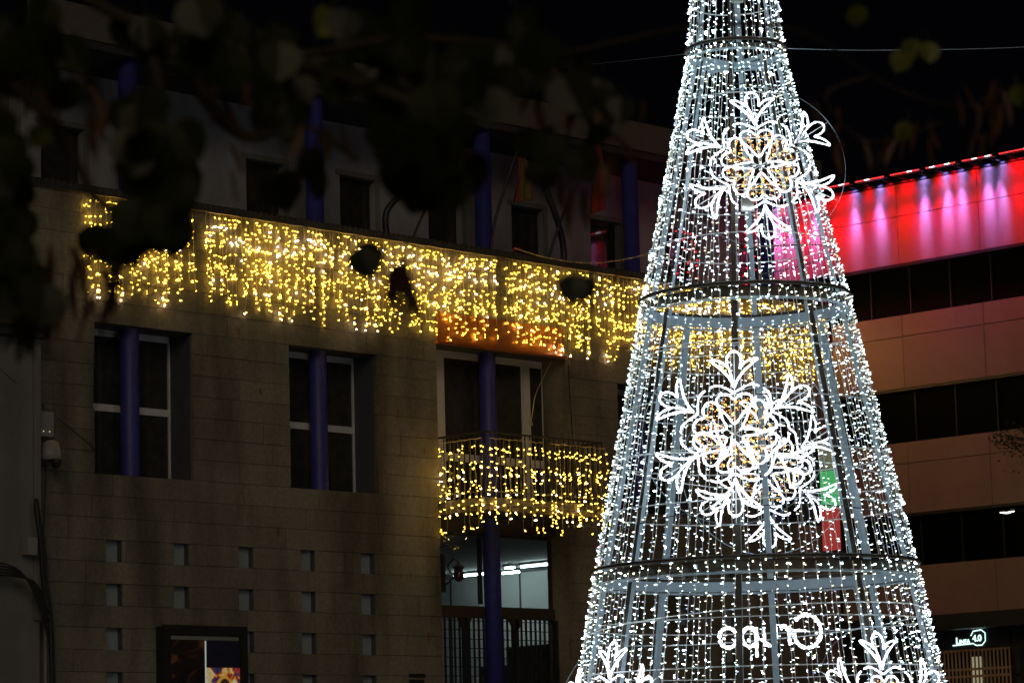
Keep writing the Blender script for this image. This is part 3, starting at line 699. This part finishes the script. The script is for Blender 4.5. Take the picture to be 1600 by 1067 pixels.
for si, (za, zb, n, step) in enumerate(((12.0, 9.44, 36, .068), (9.38, 6.72, 54, .064), (6.66, 3.86, 70, .061), (3.8, .2, 78, .061))):
    ms = [string_mesh(za, zb, 31*si+q, step) for q in range(9)]
    for i in range(n):
        az = 360*(i+.5)/n + random.uniform(-.8, .8); d = dirz(az)
        o = link('light_string', ms[(i*5+random.randrange(9)) % 9], tree); o.rotation_euler.z = math.atan2(d.y, d.x)
# lamps along the two lower bands
for z, r_ in ((6.63, 1.10), (3.78, 1.69), (9.35, .515)):
    m = MB(); n = int(r_*2*math.pi/.13)
    for i in range(n):
        d = dirz(360*i/n+random.uniform(-2, 2)); m.bulb(d*(r_+.01)+ZZ*(z+random.uniform(-.05, .06)), d+ZZ*random.uniform(-.5, .5), .035, .011, random.choice((0, 0, 1)))
    m.build('band_lamps', [coold, cool], tree)['kind'] = 'stuff'
# star-less tip cap
m = MB(); m.tube([(0, 0, 11.9), (0, 0, 12.2), (0, 0, 12.35)], [.08, .06, .01], 10); m.build('tip_cap', steel, tree)
def tbox(label, px, py, az, z, w, h):
    d = dirz(az); o = MB(); o.box((-w/2, -.04, -h/2), (w/2, .04, h/2)); b = thing('transformer_box', label, 'electrical box', TC+d*(rad(z)+.0)+ZZ*z)
    b.rotation_euler.z = math.atan2(d.y, d.x)+math.pi/2; o.build('case', cream, b); c = MB(); c.tube(catmull([(w/2, -.02, -h/4), (w/2+.08, -.03, -h/2), (w/2+.14, -.02, -h/2+.06)], 4), .007, 4); c.build('lead', cable, b)
tbox('cream plastic box on the tree frame below the upper snowflake motif', 0, 0, 4, 7.56, .13, .13)
tbox('cream plastic box high in the tree above the top steel band', 0, 0, 5, 9.9, .12, .12)

# ------------------------------------------------------------------ rope light motifs
HEART = [(0, .11), (-.09, .22), (-.19, .33), (-.205, .42), (-.15, .47), (-.06, .46), (0, .405), (.06, .46), (.15, .47), (.205, .42), (.19, .33), (.09, .22)]
BRACK = [(-.29, .56), (-.2, .585), (-.09, .545), (0, .50), (.09, .545), (.2, .585), (.29, .56)]
FLEUR = [(x*.84, y) for x, y in [(0, .56), (-.05, .65), (-.15, .76), (-.28, .855), (-.33, .90), (-.24, .895), (-.15, .855), (-.09, .81), (-.10, .88), (-.08, .96), (0, 1.0), (.08, .96), (.10, .88), (.09, .81), (.15, .855), (.24, .895), (.33, .90), (.28, .855), (.15, .76), (.05, .65)]]
def ropetube(m, P, r, mi=0, closed=False, rnd=random):
    pts = catmull(P, 7, closed); m.tube(pts, [r*rnd.uniform(.62, 1.45) for _ in pts], 6, mi, closed)
motif_cache = {}
def motif_meshes():
    if motif_cache: return motif_cache
    rnd = random.Random(77); c = motif_cache
    for nm, P, cl in (('heart_outline', HEART, True), ('bracket_curve', BRACK, False), ('lily_flower', FLEUR, True)):
        m = MB(); ropetube(m, [(x*.9, y*.9, 0) for x, y in P], .0105, 0, cl, rnd)
        if nm == 'lily_flower': ropetube(m, [(x*.86, y*.9, .012) for x, y in ((0, .60), (-.04, .72), (-.07, .8))], .009, 0, False, rnd); 
        c[nm] = m.mesh(nm, [rope])
    # heart filling of thin dark wire with amber lamps
    m = MB(); poly = catmull([(x, y, 0) for x, y in HEART], 4, True)
    def inside(x, y):
        r = False; n = len(poly)
        for i in range(n):
            a, b = poly[i], poly[i-1]
            if (a.y > y) != (b.y > y) and x < (b.x-a.x)*(y-a.y)/(b.y-a.y)+a.x: r = not r
        return r
    pts = []
    while len(pts) < 36:
        x, y = rnd.uniform(-.2, .2), rnd.uniform(.12, .48)
        if inside(x*1.12, (y-.3)*1.1+.3): pts.append(Vector((x*.9, y*.9, rnd.uniform(-.02, .02))))
    pts.sort(key=lambda p: round(p.y*14)*10 + p.x*(1 if round(p.y*14) % 2 else -1))
    m.tube(pts, .0035, 3, 0, cap=False)
    for p in pts: m.bulb(p, (rnd.uniform(-1, 1), rnd.uniform(-1, 1), .6), .026, .007, 1 if rnd.random() < .8 else 2)
    c['heart_fill'] = m.mesh('heart_fill', [cable, amber, warmd])
    m = MB(); m.tube([(.98*math.cos(2*math.pi*i/60), .98*math.sin(2*math.pi*i/60), -.03) for i in range(60)], .0035, 4, closed=True); c['frame_circle'] = m.mesh('frame_circle', [steel])
    m = MB()
    for a in range(0, 180, 60):
        q = R(a+30); m.tube([(.97*math.cos(q), .97*math.sin(q), -.03), (-.97*math.cos(q), -.97*math.sin(q), -.03)], .005, 4)
    c['frame_bars'] = m.mesh('frame_bars', [wire])
    return c
def motif(label, az, z, scale=1.0, extra=.05, tilt=11.5, circle=True, roll=0, side=0):
    c = motif_meshes(); d = dirz(az); x = ZZ.cross(d).normalized()      # x = right as seen from outside
    nrm = (d*math.cos(R(tilt)) + ZZ*math.sin(R(tilt))).normalized(); y = nrm.cross(x).normalized()
    t = thing('snowflake_motif', label, 'light motif', (0, 0, 0), 'rope light motifs on the cone tree')
    rot = Matrix((x, y, nrm)).transposed().to_4x4()
    t.matrix_world = Matrix.Translation(TC + d*(rad(z)+extra) + x*side + ZZ*z) @ rot @ Matrix.Rotation(R(roll), 4, 'Z') @ Matrix.Scale(scale, 4)
    for k in range(6):
        for nm in ('heart_outline', 'bracket_curve', 'lily_flower'):
            o = link(nm, c[nm], t); o.rotation_euler.z = R(60*k)
            if nm == 'heart_outline': h = link('heart_fill', c['heart_fill'], o)
    if circle: link('frame_circle', c['frame_circle'], t)
    link('frame_bars', c['frame_bars'], t)
    return t
motif('large white rope light snowflake of amber filled hearts, topmost on the cone tree', 8, 7.99, .92, .05, side=.09, roll=3)
motif('large white rope light snowflake on the tree front between the lower two bands', -6, 5.12, .97, .05)
motif('white rope light snowflake on the rear of the tree, seen through the front one', 174, 5.03, .95, .05)
motif('lower left rope light snowflake turned away, cut off by the bottom edge', -51, 2.25, .93, .05)
motif('lower right rope light snowflake with amber hearts, cut off by the bottom edge', 39, 2.25, .93, .05)

# mirrored word seen from behind, on the far side of the tree
wd = thing('lit_lettering', 'glowing rope light word Grupo seen mirrored from behind, low in the tree', 'lettering', (0, 0, 0))
daz = dirz(175); xr = ZZ.cross(daz).normalized(); nrm = (daz*math.cos(R(11)) + ZZ*math.sin(R(11))).normalized(); yy_ = nrm.cross(xr).normalized()
wd.matrix_world = Matrix.Translation(TC + daz*(rad(3.22)+.04) + ZZ*3.27) @ Matrix((xr, yy_, nrm)).transposed().to_4x4()
def circ(cx, cy, rx, ry, a0, a1, n=12): return [(cx+rx*math.cos(R(a0+(a1-a0)*i/n)), cy+ry*math.sin(R(a0+(a1-a0)*i/n)), 0) for i in range(n+1)]
letters = [
 ('G', [circ(-.385, .0, .155, .185, 40, 325), [(-.255, -.10, 0), (-.25, -.0, 0), (-.38, .0, 0)]]),
 ('r', [[(-.19, -.15, 0), (-.19, .06, 0)], [(-.19, -.0, 0), (-.15, .06, 0), (-.09, .06, 0)]]),
 ('u', [[(-.04, .06, 0), (-.04, -.09, 0), (.02, -.15, 0), (.08, -.11, 0)], [(.09, .06, 0), (.09, -.15, 0)]]),
 ('p', [[(.18, .06, 0), (.18, -.27, 0)], circ(.25, -.045, .085, .105, 150, -210)]),
 ('o', [circ(.49, -.045, .10, .11, 0, 350)])]
for nm, strokes in letters:
    m = MB()
    for s in strokes: ropetube(m, s, .018)
    m.build('letter', rope, wd, smooth=True)
w2 = thing('lit_lettering', 'tops of glowing rope letters at the bottom edge, below the mirrored word', 'lettering', (0, 0, 0))
w2.matrix_world = Matrix.Translation(TC + daz*(rad(2.55)+.04) + ZZ*2.55) @ Matrix((xr, yy_, nrm)).transposed().to_4x4()
for s in (circ(.14, -.02, .12, .18, 200, -20), [(.32, .08, 0), (.32, -.16, 0)], [(.42, .07, 0), (.42, -.16, 0)], circ(-.12, -.08, .09, .1, 0, 350)):
    m = MB(); ropetube(m, s, .02); m.build('letter', rope, w2, smooth=True)

# guy wires to the left and right of the top band
wire_thing('thin guy wire from the top band of the tree off to the right', [tuple(TC+RIGHT*.5+ZZ*9.43), tuple(TC+RIGHT*1.6+ZZ*9.36), tuple(TC+RIGHT*3.4+ZZ*9.33), tuple(TC+RIGHT*6+ZZ*9.45)], .0035, steel, 'guy_wire')
wire_thing('thin guy wire from the top band of the tree off to the left', [tuple(TC-RIGHT*.5+ZZ*9.42), tuple(TC-RIGHT*1.6+ZZ*9.35), tuple(TC-RIGHT*3.5+ZZ*9.28), tuple(TC-RIGHT*7+ZZ*9.5)], .004, cable, 'guy_wire')

# ================================================================== foreground tree: round leaves, hanging pods, out of focus
ft = thing('overhanging_tree', 'dark blurred tree with round leaves and pods overhanging the top left', 'tree', (2.2, 5.5, 0))
base = Vector((2.2, 5.5, 0)); fork = PD(-120, -250, 6.4)
def fpart(m, nm, mm, smooth=True): return part(m, nm, mm, ft, smooth)
m = MB(); m.tube(catmull([tuple(base), tuple(base+Vector((.05, .02, 1.6))), tuple(fork)], 6), [.17-.09*i/12 for i in range(13)], 10); fpart(m, 'trunk', bark)
rf = random.Random(21)
limbs = [[(-120, -250, 6.4), (60, -60, 6.2), (220, 40, 6.0), (420, 90, 5.9), (640, 60, 6.0), (860, 90, 6.2), (960, 190, 6.4)],
         [(-120, -250, 6.4), (-30, 60, 6.1), (90, 200, 5.9), (150, 310, 5.8), (215, 335, 5.7)],
         [(220, 40, 6.0), (250, 140, 5.7), (255, 280, 5.5)],
         [(420, 90, 5.9), (560, 130, 5.5), (690, 190, 5.4), (720, 280, 5.4)],
         [(290, 110, 6.4), (350, 190, 6.5), (400, 215, 6.5), (470, 195, 6.5), (560, 250, 6.5)],
         [(860, 90, 6.2), (1100, 40, 6.8), (1250, 50, 7.2), (1360, 120, 7.5), (1440, 155, 7.6), (1500, 168, 7.7), (1550, 150, 7.8)],
         [(1360, 120, 7.5), (1290, 150, 7.4), (1340, 215, 7.5), (1400, 217, 7.5), (1470, 190, 7.6)],
         [(-120, -250, 6.4), (-100, 200, 6.0), (-20, 400, 5.8), (70, 430, 5.7)]]
for L in limbs:
    P = [tuple(PD(*q)) for q in L]; pts = catmull(P, 6); m = MB(); n = len(pts)
    m.tube(pts, [.018-.014*i/n if L[0][0] < 800 and L[0][2] < 6.5 else .007-.004*i/n for i in range(n)], 6); fpart(m, 'branch', bark)
def leafmesh(w, h):
    b = MB(); out = [(0, 0), (-.32, .10), (-.5, .42), (-.38, .78), (0, 1.06), (.38, .78), (.5, .42), (.32, .10)]
    mid = [(0, .0, .0), (0, .5, 0), (0, 1.06, 0)]
    vs = [(x*w, -y*h, .18*abs(x)*w - .12*y*y*h) for x, y in out] + [(0, -.5*h, -.03*h)]
    b.add(vs, [(8, i, (i+1) % 8) for i in range(8)]); b.tube([(0, 0, 0), (0, .25*h, .05*h), (0, .45*h, .16*h)], .0012, 3)
    return b.mesh('leaf', [leafm])
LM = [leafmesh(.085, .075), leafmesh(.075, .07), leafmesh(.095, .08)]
LY = leafmesh(.075, .07); LY.materials.clear(); LY.materials.append(leafy)
def podmesh():
    b = MB(); n = 7; vs = []
    for i in range(n+1):
        t = i/n; w = .008*math.sin(math.pi*min(1, t*1.05+.04))**.5; x = .006*math.sin(3*t)
        vs += [(x-w, .0015, -t*.095), (x+w, .0015, -t*.095), (x+w, -.0015, -t*.095), (x-w, -.0015, -t*.095)]
    fs = []
    for i in range(n):
        for j in range(4): fs.append((4*i+j, 4*i+(j+1) % 4, 4*i+4+(j+1) % 4, 4*i+4+j))
    b.add(vs, fs); return b.mesh('seed_pod', [podm])
PMH = podmesh()
nleaf = 0
def leaf(px, py, D, me=None, face=False, s=1):
    global nleaf
    o = link('leaf', me or rf.choice(LM), ft, PD(px, py, D)-base); nleaf += 1
    if face: q = (-FW).to_track_quat('Z', 'Y').to_euler(); o.rotation_euler = (q.x+rf.uniform(-.5, .5), q.y+rf.uniform(-.5, .5), q.z+rf.uniform(-.9, .9))
    else: o.rotation_euler = (rf.uniform(.3, 1.6), rf.uniform(-.7, .7), rf.uniform(0, 6.3))
    o.scale = (s,)*3
def clump(cx, cy, rx, ry, n, D=5.8, me=None, face=True):
    for _ in range(n):
        a = rf.uniform(0, 6.283); q = rf.random()**.6
        leaf(cx+rx*q*math.cos(a), cy+ry*q*math.sin(a), D+rf.uniform(-.35, .35), me, face, rf.uniform(.8, 1.15))
def pods(cx, cy, rx, ry, n, D=6.0, s=1):
    for _ in range(n):
        o = link('seed_pod', PMH, ft, PD(cx+rf.uniform(-rx, rx), cy+rf.uniform(-ry, ry), D+rf.uniform(-.3, .3))-base)
        o.rotation_euler = (rf.uniform(-.35, .35), rf.uniform(-.5, .5), rf.uniform(0, 6.3)); o.scale = (s*rf.uniform(.7, 1.1),)*3
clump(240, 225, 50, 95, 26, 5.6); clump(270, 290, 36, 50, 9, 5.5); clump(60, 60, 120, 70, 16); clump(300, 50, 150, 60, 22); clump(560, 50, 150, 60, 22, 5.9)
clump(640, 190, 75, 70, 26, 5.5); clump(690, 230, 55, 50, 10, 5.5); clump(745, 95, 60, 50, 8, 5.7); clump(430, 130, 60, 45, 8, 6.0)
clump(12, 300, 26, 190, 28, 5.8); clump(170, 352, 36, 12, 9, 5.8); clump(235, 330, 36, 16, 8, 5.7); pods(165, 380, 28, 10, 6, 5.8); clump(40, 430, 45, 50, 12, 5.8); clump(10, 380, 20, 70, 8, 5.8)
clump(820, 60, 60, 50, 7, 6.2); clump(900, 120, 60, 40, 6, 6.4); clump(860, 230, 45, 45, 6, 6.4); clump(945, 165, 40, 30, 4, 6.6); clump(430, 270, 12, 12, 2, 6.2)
for a in ((562, 388, 6.2), (566, 380, 6.2), (905, 432, 6.4), (895, 428, 6.4), (480, 235, 6.1), (505, 265, 6.3)): leaf(*a, None, True, .85)
for a in ((1415, 80, 7.3), (1450, 66, 7.3), (1432, 62, 7.3), (1418, 190, 7.4), (1590, 132, 7.4), (1340, 8, 7.2)): leaf(*a, LY, True, .78)
leaf(15, 190, 5.8, LY, True, .8); leaf(70, 195, 5.8, LY, True, .7); leaf(405, 50, 5.8, LY, True, .8); leaf(515, 15, 5.8, LY, True, .9)
pods(90, 120, 55, 30, 12, 6.2); pods(150, 150, 40, 30, 8, 6.2); pods(380, 110, 60, 40, 10, 6.2); pods(370, 240, 14, 25, 4, 6.2); pods(500, 210, 40, 20, 7, 6.0)
pods(60, 430, 60, 50, 24, 5.9, 1.2); pods(160, 430, 28, 20, 7, 5.9, 1.2); pods(628, 405, 3, 4, 2, 5.9, 1.5); pods(636, 425, 3, 4, 2, 5.9, 1.3); pods(622, 405, 8, 10, 2, 5.9, 1.1); pods(950, 200, 60, 60, 12, 6.6); pods(900, 270, 50, 30, 8, 6.6); pods(860, 120, 60, 40, 8, 6.6)
pods(1290, 190, 40, 50, 8, 7.4); pods(1380, 215, 40, 20, 6, 7.4); pods(1445, 200, 12, 20, 3, 7.4); pods(1530, 150, 40, 25, 8, 7.5); pods(1545, 200, 30, 25, 5, 7.5)
print('leaves', nleaf)

# dark twig of a small tree in front of the office block, right edge
st = thing('street_tree', 'dark leafy twig of a street tree reaching in from the right edge', 'tree', (33.6, 20.5, 0))
sb = Vector((33.9, 21.0, 0))
tips = [PD(1570, 680, 39), PD(1600, 700, 39), PD(1590, 670, 39)]
tr = PD(1720, 730, 39); st.location = (tr.x, tr.y, 0)
m = MB(); m.tube([(tr.x, tr.y, 0), (tr.x, tr.y, 3.0), tuple(tr)], [.12, .09, .04], 8); part(m, 'trunk', bark, st)
for t_ in tips:
    m = MB(); m.tube(catmull([tuple(tr), tuple((tr+t_)/2+ZZ*.08), tuple(t_)], 4), .012, 5); part(m, 'branch', bark, st)
m = MB(); rs = random.Random(4)
for _ in range(1500):
    a = rs.random(); c = PD(1560+a*190, 684+a*30, 39)
    p = c + Vector((rs.gauss(0, .06+.35*a), rs.gauss(0, .06+.35*a), rs.gauss(0, .05+.3*a)))
    u_ = Vector((rs.uniform(-1, 1), rs.uniform(-1, 1), rs.uniform(-1, 1))).normalized(); v_ = u_.orthogonal().normalized(); s = rs.uniform(.02, .035)
    m.add([p, p+u_*s+v_*s*.5, p+u_*2*s, p+u_*s-v_*s*.5], [(0, 1, 2, 3)])
o = part(m, 'leaves', leafm, st); o['kind'] = 'stuff'
